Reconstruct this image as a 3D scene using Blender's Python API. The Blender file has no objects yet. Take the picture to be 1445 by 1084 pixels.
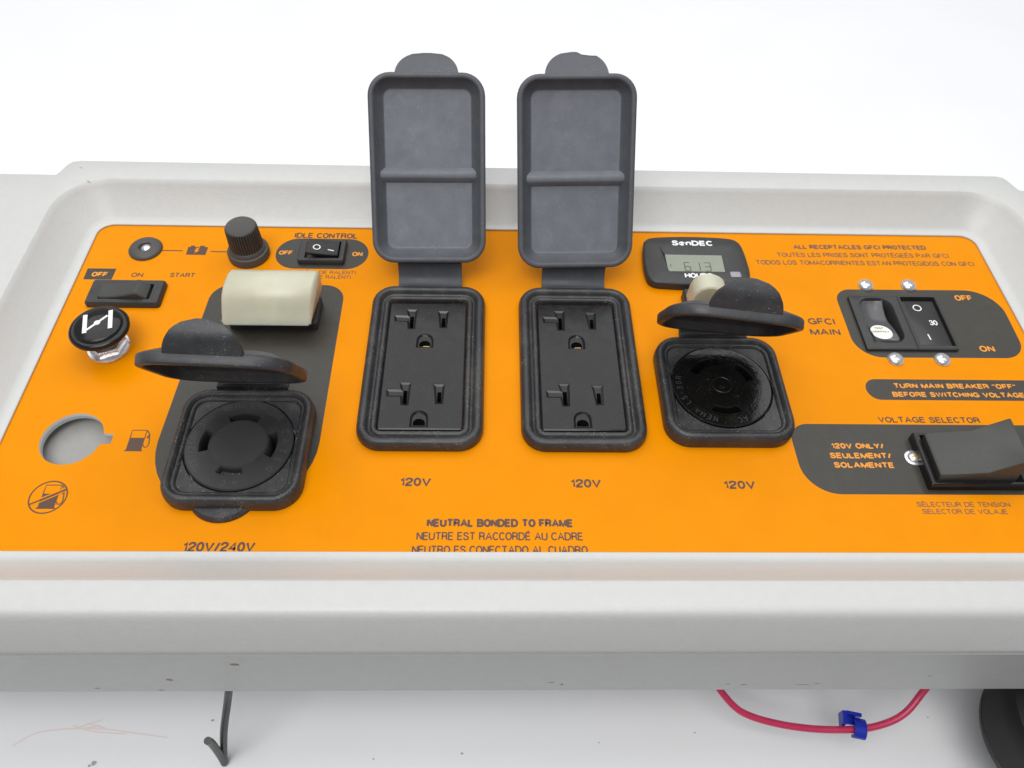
import bpy, bmesh, math, random
from mathutils import Matrix, Vector
random.seed(7)
SC = bpy.context.scene
COL = SC.collection
K = 0.001                                   # everything below is written in millimetres

# ------------------------------------------------------------------ camera
cam_d = bpy.data.cameras.new('camera'); cam = bpy.data.objects.new('camera', cam_d); COL.objects.link(cam)
cam_d.sensor_width = 36; cam_d.lens = 27.152; cam_d.clip_start = 0.01; cam_d.clip_end = 50
_p, _y, _r = math.radians(52.77514), math.radians(-2.64087), math.radians(2.56042)
_M = Matrix.Rotation(_y, 4, 'Z') @ Matrix.Rotation(math.pi/2-_p, 4, 'X') @ Matrix.Rotation(_r, 4, 'Z')
cam.matrix_world = Matrix.Translation((-0.0089032, -0.1930249, 0.2543420)) @ _M
SC.camera = cam

# ------------------------------------------------------------------ light of the room
W = bpy.data.worlds.new('World'); SC.world = W; W.use_nodes = True
W.node_tree.nodes['Background'].inputs[0].default_value = (0.93, 0.96, 1.0, 1)
W.node_tree.nodes['Background'].inputs[1].default_value = 0.24
def area(name, loc, target, sx, sy, power, col):
    d = bpy.data.lights.new(name, 'AREA'); d.shape = 'RECTANGLE'; d.size = sx; d.size_y = sy; d.energy = power; d.color = col
    o = bpy.data.objects.new(name, d); COL.objects.link(o); o.location = loc
    o.rotation_euler = (Vector(target)-Vector(loc)).to_track_quat('-Z', 'Y').to_euler()
area('ceiling_panel_lamp', (0.0, 0.85, 1.60), (0, 0.5, 0), 3.0, 1.8, 29.0, (0.99, 0.995, 1.0))
area('overhead_lamp', (0.10, -0.05, 1.10), (0.05, 0.0, 0), 1.0, 0.10, 1.3, (1.0, 0.99, 0.97))
area('room_lamp', (-0.25, -0.60, 1.50), (0, 0.15, 0), 1.2, 0.8, 16.0, (1.0, 0.99, 0.98))
SC.view_settings.view_transform = 'Standard'; SC.view_settings.look = 'None'
SC.view_settings.exposure = 0.0; SC.view_settings.gamma = 1.0

# ------------------------------------------------------------------ materials
def mat(name, col, rough=0.5, metal=0.0, bump=0.0, bscale=2000, var=0.0, vscale=300, dust=0.0, dscale=2500, dcol=(0.55,0.52,0.42),
        spec=0.5, coat=0.0, sss=0.0, rvar=0.0, stain=0.0, stcol=(0.3,0.25,0.2), trans=0.0):
    m = bpy.data.materials.new(name); m.use_nodes = True; nt = m.node_tree; N = nt.nodes; L = nt.links
    b = N['Principled BSDF']
    b.inputs['Roughness'].default_value = rough; b.inputs['Metallic'].default_value = metal
    b.inputs['Specular IOR Level'].default_value = spec; b.inputs['Coat Weight'].default_value = coat
    b.inputs['Coat Roughness'].default_value = 0.12
    if sss: b.inputs['Subsurface Weight'].default_value = sss; b.inputs['Subsurface Radius'].default_value = (1,0.8,0.5); b.inputs['Subsurface Scale'].default_value = 0.006
    if trans: b.inputs['Transmission Weight'].default_value = trans
    tc = N.new('ShaderNodeTexCoord')
    def noise(scale, detail=4, rough=0.6):
        n = N.new('ShaderNodeTexNoise'); n.inputs['Scale'].default_value = scale; n.inputs['Detail'].default_value = detail
        n.inputs['Roughness'].default_value = rough; L.new(tc.outputs['Object'], n.inputs['Vector']); return n
    def ramp(src, lo, hi):
        r = N.new('ShaderNodeMapRange'); r.inputs[1].default_value = lo; r.inputs[2].default_value = hi; L.new(src, r.inputs[0]); return r
    def mix(fac, a, bcol, mode='MIX'):
        x = N.new('ShaderNodeMix'); x.data_type = 'RGBA'; x.blend_type = mode
        L.new(fac, x.inputs[0])
        if isinstance(a, tuple): x.inputs[6].default_value = (*a, 1)
        else: L.new(a, x.inputs[6])
        x.inputs[7].default_value = (*bcol, 1); return x.outputs[2]
    cur = tuple(col)
    if var:
        r = ramp(noise(vscale, 6).outputs[0], 0.3, 0.7)
        cur = mix(r.outputs[0], tuple(c*(1-var) for c in col), tuple(min(1, c*(1+var)) for c in col))
    if stain:
        r = ramp(noise(35, 5, 0.7).outputs[0], 0.56, 0.8); s = N.new('ShaderNodeMath'); s.operation = 'MULTIPLY'; s.inputs[1].default_value = stain
        L.new(r.outputs[0], s.inputs[0]); cur = mix(s.outputs[0], cur, stcol)
    if dust:
        a = ramp(noise(dscale, 2).outputs[0], 0.635, 0.70); bb = ramp(noise(dscale*0.06, 4).outputs[0], 0.40, 0.66)
        k = N.new('ShaderNodeMath'); k.operation = 'MULTIPLY'; L.new(a.outputs[0], k.inputs[0]); L.new(bb.outputs[0], k.inputs[1])
        k2 = N.new('ShaderNodeMath'); k2.operation = 'MULTIPLY'; k2.inputs[1].default_value = dust; L.new(k.outputs[0], k2.inputs[0])
        cur = mix(k2.outputs[0], cur, dcol)
        # a film of dirt in broad patches
        f = ramp(noise(dscale*0.035, 7, 0.7).outputs[0], 0.5, 0.85); k3 = N.new('ShaderNodeMath'); k3.operation = 'MULTIPLY'; k3.inputs[1].default_value = dust*0.12
        L.new(f.outputs[0], k3.inputs[0]); cur = mix(k3.outputs[0], cur, dcol)
    if isinstance(cur, tuple): b.inputs['Base Color'].default_value = (*cur, 1)
    else: L.new(cur, b.inputs['Base Color'])
    if rvar:
        r = ramp(noise(180, 5).outputs[0], 0.3, 0.7); r.inputs[3].default_value = rough*(1-rvar); r.inputs[4].default_value = min(1, rough*(1+rvar))
        L.new(r.outputs[0], b.inputs['Roughness'])
    if bump:
        bp = N.new('ShaderNodeBump'); bp.inputs['Strength'].default_value = bump; bp.inputs['Distance'].default_value = 0.0002
        L.new(noise(bscale, 3).outputs[0], bp.inputs['Height']); L.new(bp.outputs[0], b.inputs['Normal'])
    return m
M = dict(
 powder = mat('grey_powder_coat', (0.56,0.565,0.552), 0.38, bump=0.35, bscale=900, var=0.02, rvar=0.12, stain=0.04, spec=0.42),
 orange = mat('orange_overlay', (0.77,0.256,0.0), 0.28, bump=0.06, bscale=1800, var=0.03, vscale=60, dust=0.10, dscale=1500, dcol=(0.9,0.5,0.12), spec=0.06),
 ink    = mat('dark_ink', (0.036,0.032,0.024), 0.42, bump=0.08, bscale=1800, dust=0.35, dscale=1800, dcol=(0.3,0.28,0.22), var=0.1),
 print_ = mat('brown_lettering', (0.085,0.040,0.022), 0.45),
 faded  = mat('faded_lettering', (0.20,0.085,0.030), 0.45),
 oprint = mat('orange_lettering', (0.80,0.29,0.010), 0.4),
 white  = mat('white_marking', (0.82,0.83,0.84), 0.5),
 rubber = mat('black_rubber', (0.026,0.026,0.029), 0.42, bump=0.3, bscale=2600, var=0.2, vscale=250, dust=0.8, dscale=1900, rvar=0.15),
 lidrub = mat('grey_rubber', (0.082,0.087,0.100), 0.55, bump=0.2, bscale=2600, var=0.10, vscale=160, dust=0.35, dscale=1900, rvar=0.15),
 palerub  = mat('pale_grey_rubber', (0.150,0.160,0.188), 0.55, bump=0.2, bscale=2600, var=0.12, vscale=120, dust=0.35, dscale=1700, rvar=0.15, stain=0.5, stcol=(0.11,0.115,0.125)),  # lighter grey than the rim, for the lid recess floor and rib
 lidblk = mat('dark_lid_rubber', (0.040,0.041,0.046), 0.45, bump=0.3, bscale=2600, var=0.15, vscale=220, dust=0.5, dscale=1900, rvar=0.2),
 rockm  = mat('rocker_plastic', (0.050,0.050,0.047), 0.55, bump=0.3, bscale=3000, dust=0.2, dscale=2200),
 embos2 = mat('embossed_grey', (0.060,0.060,0.063), 0.4),
 gloss  = mat('glossy_black_plastic', (0.012,0.011,0.011), 0.20, bump=0.06, bscale=700, dust=0.22, dscale=2200, dcol=(0.3,0.29,0.27), rvar=0.4, spec=0.35),
 glossd = mat('dirty_black_plastic', (0.006,0.006,0.006), 0.16, bump=0.5, bscale=600, dust=0.45, dscale=1700, dcol=(0.25,0.23,0.17), rvar=0.5),
 matte  = mat('matte_black_plastic', (0.030,0.030,0.031), 0.42, bump=0.2, bscale=2500, dust=0.25, dscale=2200, dcol=(0.3,0.3,0.28), rvar=0.2),
 knob   = mat('worn_black_plastic', (0.066,0.063,0.058), 0.5, bump=0.3, bscale=2500, dust=0.4, dscale=1500, dcol=(0.3,0.28,0.24)),
 dark   = mat('slot_dark', (0.003,0.003,0.003), 0.7),
 emboss = mat('embossed_black', (0.040,0.040,0.042), 0.35),
 lever  = mat('grey_button_plastic', (0.085,0.085,0.092), 0.25, bump=0.05),
 boot   = mat('translucent_silicone', (0.74,0.73,0.57), 0.34, sss=0.55, var=0.05, vscale=90, bump=0.1, bscale=500, dust=0.2, dscale=900, dcol=(0.85,0.8,0.5), trans=0.25),
 steel  = mat('zinc_steel', (0.74,0.75,0.78), 0.24, metal=0.75, bump=0.3, bscale=900, var=0.15, vscale=500),
 brass  = mat('brass', (0.65,0.45,0.12), 0.3, metal=0.9),
 lcd    = mat('lcd_glass', (0.235,0.26,0.195), 0.25, coat=0.4, var=0.05),
 lcdseg = mat('lcd_segment', (0.085,0.085,0.060), 0.4),
 greybt = mat('grey_button', (0.32,0.32,0.34), 0.4),
 disc   = mat('cream_sticker', (0.85,0.86,0.78), 0.45),
 bracket= mat('brushed_bracket', (0.30,0.295,0.28), 0.45, var=0.05, bump=0.1),
 table  = mat('white_table', (0.88,0.885,0.90), 0.6, var=0.015, vscale=12, bump=0.05, bscale=200),
 floor  = mat('room_floor', (0.22,0.21,0.20), 0.6, var=0.1, vscale=3),
 red    = mat('red_insulation', (0.62,0.035,0.115), 0.32, var=0.06, dust=0.15, dscale=1200, dcol=(0.8,0.6,0.6)),
 wire   = mat('black_insulation', (0.030,0.036,0.034), 0.4, var=0.1, dust=0.2),
 blue   = mat('blue_plastic', (0.012,0.03,0.42), 0.25),
 can    = mat('black_housing', (0.010,0.010,0.011), 0.5, bump=0.2, spec=0.3),
 pencil = mat('red_pencil', (0.84,0.72,0.70), 0.8),
 soot   = mat('grey_scuff', (0.42,0.40,0.38), 0.8),
 rust   = mat('rust_spot', (0.36,0.27,0.19), 0.7),
)

# ------------------------------------------------------------------ mesh helpers (mm)
def ORG(o): return Vector(o.get('_org', (0,0,0)))
ORIG = {}
def obj(name, bm, m, parent=None, label=None, angle=35, smooth=True):
    """link a bmesh written in panel millimetres as one object whose origin sits at the middle of its foot"""
    bmesh.ops.recalc_face_normals(bm, faces=bm.faces)
    xs = [v.co for v in bm.verts]
    lo = Vector(map(min, zip(*xs))); hi = Vector(map(max, zip(*xs)))
    org = Vector(((lo.x+hi.x)/2, (lo.y+hi.y)/2, lo.z))*K
    for v in bm.verts: v.co = v.co*K - org
    me = bpy.data.meshes.new(name); bm.to_mesh(me); bm.free()
    ms = m if isinstance(m, list) else [m]
    for q in ms: me.materials.append(M[q])
    if smooth:
        me.shade_smooth(); me.set_sharp_from_angle(angle=math.radians(angle))
    o = bpy.data.objects.new(name, me); COL.objects.link(o); ORIG[o.name] = org
    if parent: o.parent = parent; o.location = org - ORIG[parent.name]
    else: o.location = org
    if label: o['label'] = label
    return o
def again(src, dx, dy, parent, label=None):
    o = src.copy(); COL.objects.link(o); o.parent = parent
    ORIG[o.name] = ORIG[src.name] + Vector((dx*K, dy*K, 0)); o.location = ORIG[o.name] - ORIG[parent.name]
    if label: o['label'] = label
    return o
def thing(name, label, cat, org=(0,0,0)):
    o = bpy.data.objects.new(name, None); COL.objects.link(o); o.location = Vector(org)*K; o.empty_display_size = 0.02
    ORIG[o.name] = Vector(org)*K; o['label'] = label; o['category'] = cat; return o
def rr(cx, cy, hx, hy, r, z=None, n=6):
    r = max(0.02, min(r, hx-0.01, hy-0.01)); P = []
    for (sx, sy, a0) in ((1,1,0),(-1,1,90),(-1,-1,180),(1,-1,270)):
        for k in range(n+1):
            a = math.radians(a0+90*k/n); P.append((cx+sx*(hx-r)+r*math.cos(a), cy+sy*(hy-r)+r*math.sin(a)))
    return P if z is None else [(x,y,z) for x,y in P]
def circ(cx, cy, r, n=32, z=None, a0=0):
    P = [(cx+r*math.cos(a0+2*math.pi*k/n), cy+r*math.sin(a0+2*math.pi*k/n)) for k in range(n)]
    return P if z is None else [(x,y,z) for x,y in P]
def inset(P, d):
    """move every edge of a counter-clockwise outline inwards by d"""
    n = len(P); out = []
    for i in range(n):
        a, b, c = Vector(P[i-1]), Vector(P[i]), Vector(P[(i+1)%n])
        e1 = (b-a); e2 = (c-b)
        if e1.length < 1e-6: e1 = e2
        if e2.length < 1e-6: e2 = e1
        n1 = Vector((-e1.y, e1.x)).normalized(); n2 = Vector((-e2.y, e2.x)).normalized()
        s = n1+n2; k = 1+n1.dot(n2)
        q = b + s*(d/max(k, 0.35)); out.append((q.x, q.y))
    return out
def ring(bm, P): return [bm.verts.new(p) for p in P]
def bridge(bm, A, B, mi=0, closed=True):
    n = len(A)
    for i in range(n if closed else n-1):
        f = bm.faces.new((A[i], A[(i+1)%n], B[(i+1)%n], B[i])); f.material_index = mi
def loft(bm, loops, cap0=True, cap1=True, mi=0):
    R = [ring(bm, l) for l in loops]
    for a, b in zip(R, R[1:]): bridge(bm, a, b, mi)
    if cap0: bm.faces.new(R[0][::-1]).material_index = mi
    if cap1: bm.faces.new(R[-1]).material_index = mi
    return R
def rrprof(bm, cx, cy, hx, hy, r, prof, cap0=True, cap1=True, n=6, mi=0):
    return loft(bm, [rr(cx, cy, hx-i, hy-i, max(r-i, 0.3), z, n) for i, z in prof], cap0, cap1, mi)
def lathe(bm, cx, cy, prof, n=40, cap0=True, cap1=True, mi=0):
    return loft(bm, [circ(cx, cy, r, n, z) for r, z in prof], cap0, cap1, mi)
def prism(bm, P, z0, z1, bev=0, mi=0):
    L = [[(x,y,z0) for x,y in P], [(x,y,z1-bev) for x,y in P]]
    if bev: L.append([(x,y,z1) for x,y in inset(P, bev)])
    loft(bm, L, True, True, mi)
def extrude_x(bm, P, x0, x1, bev=0.4, mi=0, shear=0):
    """P = (y,z) outline, counter-clockwise, run along x"""
    Q = inset(P, bev)
    f = lambda x, L: [(x+shear*(y-P[0][0]), y, z) for y, z in L]
    loft(bm, [f(x0, Q), f(x0+bev, P), f(x1-bev, P), f(x1, Q)], True, True, mi)
def extrude_y(bm, P, y0, y1, bev=0.4, mi=0):
    """P = (x,z) outline, counter-clockwise, run along y"""
    Q = inset(P, bev)
    f = lambda y, L: [(x, y, z) for x, z in L]
    loft(bm, [f(y0, Q), f(y0+bev, P), f(y1-bev, P), f(y1, Q)], True, True, mi)
def plate(bm, outer, holes, z, mi=0):
    """flat face with openings"""
    loops = [ring(bm, [(x,y,z) for x,y in L]) for L in [outer]+holes]
    E = []
    for L in loops: E += [bm.edges.new((L[i], L[(i+1)%len(L)])) for i in range(len(L))]
    r = bmesh.ops.triangle_fill(bm, use_beauty=True, use_dissolve=False, edges=E, normal=(0,0,1))
    for g in r['geom']:
        if isinstance(g, bmesh.types.BMFace): g.material_index = mi
    return loops
def well(bm, L, P, z0, steps, mi=0, floor_mi=None):
    """walls of an opening: steps = (inset, z)"""
    prev = L
    for d, z in steps:
        cur = ring(bm, [(x,y,z) for x,y in (inset(P, d) if d else P)]); bridge(bm, prev, cur, mi); prev = cur
    bm.faces.new(prev).material_index = mi if floor_mi is None else floor_mi
def deep_well(bm, L, P, z0, d, zf, hole, depth=-9):
    """a bevelled recess with a floor and a dark hole through that floor"""
    a = ring(bm, [(x,y,z0-0.12) for x,y in inset(P, 0.12)]); bridge(bm, L, a)
    b = ring(bm, [(x,y,zf) for x,y in inset(P, d)]); bridge(bm, a, b)
    h = ring(bm, [(x,y,zf) for x,y in hole])
    E = [bm.edges.get((b[i], b[(i+1)%len(b)])) for i in range(len(b))]+[bm.edges.new((h[i], h[(i+1)%len(h)])) for i in range(len(h))]
    bmesh.ops.triangle_fill(bm, use_beauty=True, use_dissolve=False, edges=E, normal=(0,0,1))
    c = ring(bm, [(x,y,zf-1.2) for x,y in hole]); bridge(bm, h, c)
    e = ring(bm, [(x,y,depth) for x,y in hole]); bridge(bm, c, e, 1); bm.faces.new(e).material_index = 1
def smooth_path(P, n=8):
    P = [Vector(p) for p in P]; out = []
    for i in range(len(P)-1):
        a = P[i-1] if i else P[0]*2-P[1]; b, c = P[i], P[i+1]; d = P[i+2] if i+2 < len(P) else c*2-b
        for k in range(n):
            t = k/n; out.append(0.5*((2*b)+(c-a)*t+(2*a-5*b+4*c-d)*t*t+(3*b-a-3*c+d)*t**3))
    return out+[P[-1]]
def tube(bm, P, r, n=12, sub=8):
    P = smooth_path(P, sub); prev = None; up = Vector((0.3,0.2,1)); R = []
    for i, p in enumerate(P):
        t = (P[min(i+1, len(P)-1)]-P[max(i-1, 0)]).normalized()
        s = t.cross(up).normalized(); up = s.cross(t).normalized()
        R.append([tuple(p+(s*math.cos(a)+up*math.sin(a))*r) for a in [2*math.pi*k/n for k in range(n)]])
    loft(bm, R)
def ribbon(bm, P, w, z, closed=False):
    P = [Vector(p) for p in P]; n = len(P); L = []; Rr = []
    for i in range(n):
        a = P[i-1] if (i or closed) else P[0]; c = P[(i+1)%n] if (i < n-1 or closed) else P[-1]
        t = (c-a).normalized(); m = Vector((-t.y, t.x))*w/2
        L.append(bm.verts.new((P[i].x+m.x, P[i].y+m.y, z))); Rr.append(bm.verts.new((P[i].x-m.x, P[i].y-m.y, z)))
    for i in range(n if closed else n-1): bm.faces.new((L[i], L[(i+1)%n], Rr[(i+1)%n], Rr[i]))
def flat(bm, P, z): bm.faces.new([bm.verts.new((x,y,z)) for x,y in P])
B = bmesh.new

# ---- single-stroke sans lettering (cap height 1)
def _el(cx, cy, rx, ry, a0, a1, n=10):
    return [(cx+rx*math.cos(math.radians(a0+(a1-a0)*k/n)), cy+ry*math.sin(math.radians(a0+(a1-a0)*k/n))) for k in range(n+1)]
def _sm(P): return [tuple(q[:2]) for q in smooth_path([(x,y,0) for x,y in P], 3)]
_O = _el(.33,.5,.33,.5,90,450,20)
GL = {
 'A':(.70,[[(0,0),(.35,1),(.70,0)],[(.13,.35),(.57,.35)]]),
 'B':(.60,[[(0,.52),(0,1),(.31,1)]+_el(.31,.76,.24,.24,90,-90)[1:]+[(0,.52)],[(0,.52),(.33,.52)]+_el(.33,.26,.27,.26,90,-90)[1:]+[(0,0),(0,.52)]]),
 'C':(.61,[_el(.33,.5,.33,.5,42,318,16)]),
 'D':(.66,[[(0,0),(0,1),(.28,1)]+_el(.28,.5,.38,.5,90,-90,12)[1:]+[(0,0)]]),
 'E':(.54,[[(.54,1),(0,1),(0,0),(.54,0)],[(0,.52),(.49,.52)]]),
 'F':(.51,[[(.51,1),(0,1),(0,0)],[(0,.50),(.45,.50)]]),
 'G':(.72,[_el(.37,.5,.37,.5,42,318,16)+[(.70,.22),(.70,.46),(.40,.46)],[(.70,.3),(.70,0)]]),
 'H':(.60,[[(0,0),(0,1)],[(.60,0),(.60,1)],[(0,.53),(.60,.53)]]),
 'I':(.10,[[(.05,0),(.05,1)]]),
 'J':(.42,[[(.42,1),(.42,.27)]+_el(.21,.25,.21,.25,0,-180)]),
 'K':(.62,[[(0,0),(0,1)],[(.58,1),(0,.36)],[(.20,.56),(.62,0)]]),
 'L':(.49,[[(0,1),(0,0),(.49,0)]]),
 'M':(.76,[[(0,0),(0,1)],[(0,1),(.38,.04),(.76,1)],[(.76,1),(.76,0)]]),
 'N':(.60,[[(0,0),(0,1)],[(0,1),(.60,0)],[(.60,0),(.60,1)]]),
 'O':(.66,[_O]), 'Q':(.74,[_O,[(.45,.25),(.72,-.04)]]),
 'P':(.56,[[(0,0),(0,1),(.30,1)]+_el(.30,.73,.26,.27,90,-90)[1:]+[(0,.46)]]),
 'R':(.60,[[(0,0),(0,1),(.31,1)]+_el(.31,.75,.25,.25,90,-90)[1:]+[(0,.50)],[(.32,.50),(.52,.38),(.54,.12),(.60,0)]]),
 'S':(.58,[_sm([(.54,.74),(.47,.93),(.28,1),(.09,.93),(.04,.75),(.14,.59),(.40,.48),(.55,.36),(.57,.20),(.47,.05),(.28,0),(.07,.07),(0,.28)])]),
 'T':(.62,[[(0,1),(.62,1)],[(.31,1),(.31,0)]]),
 'U':(.60,[[(0,1),(0,.33)]+_el(.30,.31,.30,.31,180,360)+[(.60,1)]]),
 'V':(.66,[[(0,1),(.33,0),(.66,1)]]),
 'W':(.98,[[(0,1),(.25,0),(.49,1),(.73,0),(.98,1)]]),
 'X':(.64,[[(0,0),(.64,1)],[(0,1),(.64,0)]]),
 'Y':(.66,[[(0,1),(.33,.45),(.66,1)],[(.33,.45),(.33,0)]]),
 'Z':(.58,[[(0,1),(.58,1),(0,0),(.58,0)]]),
 '0':(.50,[_el(.25,.5,.25,.5,90,450,18)]),
 '1':(.24,[[(0,.74),(.15,.80),(.24,1),(.24,0)]]),
 '2':(.52,[_sm([(0,.68),(.05,.90),(.26,1),(.48,.90),(.50,.70),(.38,.50),(.12,.28),(.02,.0)])+[(.52,0)]]),
 '3':(.50,[_sm([(.02,.76),(.09,.94),(.26,1),(.45,.91),(.46,.68),(.34,.55),(.18,.53)]),_sm([(.18,.53),(.40,.48),(.50,.30),(.44,.08),(.25,0),(.07,.06),(0,.26)])]),
 '4':(.54,[[(.42,0),(.42,1),(0,.30),(.54,.30)]]),
 '5':(.50,[[(.46,1),(.09,1),(.03,.50)],_sm([(.03,.50),(.24,.63),(.46,.52),(.50,.30),(.42,.07),(.22,0),(.05,.07),(0,.24)])]),
 '/':(.30,[[(0,0),(.30,1)]]), '-':(.28,[[(0,.4),(.28,.4)]]),
 '“':(.22,[[(0,.74),(.04,1)],[(.18,.74),(.22,1)]]), '”':(.22,[[(0,.74),(.04,1)],[(.18,.74),(.22,1)]]),
 'e':(.54,[[(0.02,.38),(.54,.38)]+_el(.27,.37,.27,.36,0,315,14)]),
 'n':(.48,[[(0,0),(0,.73)],[(0,.5)]+_el(.25,.49,.23,.24,150,0)+[(.48,0)]]),
}
GL['É'] = (GL['E'][0], GL['E'][1]+[[(.22,1.14),(.38,1.32)]]); GL['Ê'] = GL['É']
GL['Ô'] = (GL['O'][0], GL['O'][1]+[[(.17,1.14),(.33,1.28),(.50,1.14)]])
def mribbon(bm, P, w, zf):
    closed = (Vector(P[0])-Vector(P[-1])).length < 1e-4
    Q = [Vector(P[0])]
    for p in P[1:]:
        if (Vector(p)-Q[-1]).length > 1e-5: Q.append(Vector(p))
    if closed: Q.pop()
    n = len(Q); L = []; R_ = []
    for i in range(n):
        d1 = (Q[i]-Q[i-1]) if (i or closed) else (Q[1]-Q[0]); d2 = (Q[(i+1)%n]-Q[i]) if (i < n-1 or closed) else (Q[-1]-Q[-2])
        d1, d2 = d1.normalized(), d2.normalized(); n1 = Vector((-d1.y,d1.x)); n2 = Vector((-d2.y,d2.x)); m = n1+n2
        m = m*(w/2)/max(1+n1.dot(n2), 0.55)
        a, b = Q[i]+m, Q[i]-m
        L.append(bm.verts.new((a.x,a.y,zf(a.x)))); R_.append(bm.verts.new((b.x,b.y,zf(b.x))))
    for i in range(n if closed else n-1): bm.faces.new((L[i], L[(i+1)%n], R_[(i+1)%n], R_[i]))
def layout(s, gap):
    x = 0; out = []
    for ch in s:
        if ch == ' ': x += 0.34+gap*0.4; continue
        w, S = GL[ch]; out.append((x, S)); x += w+gap
    return out, x-gap
def text(s, x0, x1, y, cap, z, m, parent, bold=0.0, y1=None, plane=None, name='lettering'):
    t = cap*(0.165+bold*2.6); gap = 0.20+bold*1.8
    out, wid = layout(s, gap); bm = B(); kx = (x1-x0-t)/wid; ky = cap-t
    for gx_, S in out:
        for i, P in enumerate(S):
            Q = []
            for px, py in P:
                X = x0+t/2+(gx_+px)*kx; Q.append((X, y+t/2+py*ky+((y1-y)*(X-x0)/(x1-x0) if y1 is not None else 0)))
            dz = z+0.003*i
            mribbon(bm, Q, t, (lambda X, d=dz: d) if plane is None else (lambda X, d=dz: d+plane[1]+plane[2]*(X-plane[0])))
    return obj(name, bm, m, parent, smooth=False)
def ringtext(s, cx, cy, r, a_start, a_end, cap, z, m, parent):
    """lettering set round a circle, clockwise from a_start to a_end (degrees)"""
    bm = B(); n = len(s)
    for i, ch in enumerate(s):
        if ch == ' ': continue
        a = math.radians(a_start+(a_end-a_start)*i/max(1, n-1)); R_ = Matrix.Rotation(a-math.pi/2, 2); w, S = GL[ch]
        for j, P in enumerate(S):
            Q = []
            for px, py in P:
                q = R_ @ Vector(((px-w/2)*cap, py*cap+r)); Q.append((cx+q.x, cy+q.y))
            mribbon(bm, Q, 0.34, lambda X, d=z+0.003*j: d)
    return obj('embossed_lettering', bm, m, parent, smooth=False)

# ------------------------------------------------------------------ setting
bm = B(); flat(bm, [(-1500,-190),(1500,-190),(1500,2600),(-1500,2600)], -110)
tb = obj('white_table_top', bm, 'table'); tb['kind'] = 'structure'
bm = B(); flat(bm, [(-6000,-6000),(6000,-6000),(6000,6000),(-6000,6000)], -860)
fl_ = obj('floor', bm, 'floor'); fl_['kind'] = 'structure'
def mark(name, m, strokes, w):
    bm = B()
    for i, s in enumerate(strokes): ribbon(bm, [tuple(q[:2]) for q in smooth_path([(x,y,0) for x,y in s], 4)], w, -109.9-0.01*i)
    return obj(name, bm, m, tb, smooth=False)
mark('red_pencil_scribble', 'pencil', [[(-213,-114),(-205,-109),(-192,-107.3),(-176,-107.5),(-160,-109.5),(-148,-111)],[(-190,-106),(-180,-108.5),(-166,-109.4)],
     [(-184,-105),(-176,-107)],[(-178,-103.5),(-188,-107),(-180,-106.5)]], 0.5)
bm = B()
for (x, y, r) in [(-176.5,-121,1.5),(-178,-122,0.8),(-210,-127,0.5),(-247,-122,0.5),(-60,-128,0.6),(-58,-120,0.5),(-20,-118,0.7),(40,-114,0.4),(83,-110,0.5),(190,-104,0.5),(60,-126,0.5),(-130,-104,0.8)]:
    flat(bm, [(x+r*(0.7+0.5*random.random())*math.cos(a), y+r*0.7*(0.7+0.5*random.random())*math.sin(a)) for a in [k*math.pi/4 for k in range(8)]], -109.85)
obj('scuff_mark', bm, 'soot', tb, smooth=False)['kind'] = 'stuff'

# ------------------------------------------------------------------ the control panel
ROOT = thing('control_panel', 'grey framed control panel with orange faceplate, black outlets, switches and raised rubber lids', 'control panel')

# --- housing: sheet-metal tray with raised rim and folded front
bm = B()
CX, CY, HX, HY = 16.25, 9.2, 212.25, 84.4
prof = [(0,0.15),(0,0.75),(0.25,0.95),(1.8,0.98),(3.2,1.3),(4.6,2.15),(13.4,11.3),(14.6,12.7),(15.6,13.9),(16.6,14.7),(17.8,15)]
R = [ring(bm, rr(CX, CY, HX+o, HY+o, 7+o*0.95, z, 12)) for o, z in prof]
for a, b in zip(R, R[1:]): bridge(bm, a, b)
outer = [(-270,-99.6),(302,-99.6),(302,111.5),(252.2,110.6),(251.0,111.4),(248.2,118.6),(246.8,120.6),(244,121.6),(-209,122.6),(-212.5,121.8),(-214,119.6),(-216.4,112.6),(-217.6,111.6),(-270,111.8)]
O = ring(bm, [(x,y,15) for x,y in outer])
E = [bm.edges.get((R[-1][i], R[-1][(i+1)%len(R[-1])])) for i in range(len(R[-1]))] + [bm.edges.new((O[i], O[(i+1)%len(O)])) for i in range(len(O))]
bmesh.ops.triangle_fill(bm, use_beauty=True, use_dissolve=False, edges=E, normal=(0,0,1))
sk = [(-0.5,14.85),(-0.9,14.3),(-1.0,13.5),(-1.0,-37)]
prev = O[1:]+[O[0]]
for d, z in sk:
    q = inset(outer, d); q = q[1:]+[q[0]]; q[0] = (q[0][0], -99.6); q[-1] = (q[-1][0], -99.6)
    cur = ring(bm, [(x,y,z) for x,y in q]); bridge(bm, prev, cur, closed=False); prev = cur
front = [(-99.6,15),(-100.6,14.95),(-101.5,14.75),(-102.3,14.35),(-103.0,13.75),(-103.6,13.0),(-104.3,11.9),(-110.0,1.6),(-110.3,0.9),(-110.5,0.2),(-110.4,-0.6),(-110.0,-1.0),(-110.0,-1.8),(-110.4,-2.6),(-110.4,-42.4),(-110.0,-43),(-105,-43.2)]
nx = 40; F = []
for y, z in front: F.append([bm.verts.new((-270+572*i/nx, y, z)) for i in range(nx+1)])
for a, b in zip(F, F[1:]): bridge(bm, a, b, closed=False)
bmesh.ops.remove_doubles(bm, verts=bm.verts, dist=0.01)
housing = obj('housing', bm, 'powder', ROOT, angle=24)
housing['label'] = 'light grey powder coated sheet metal tray around the orange faceplate'
bm = B()
for (x, y, z, a, b) in [(-97,0,-1.8,2.4,1.1)]: pass
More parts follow.
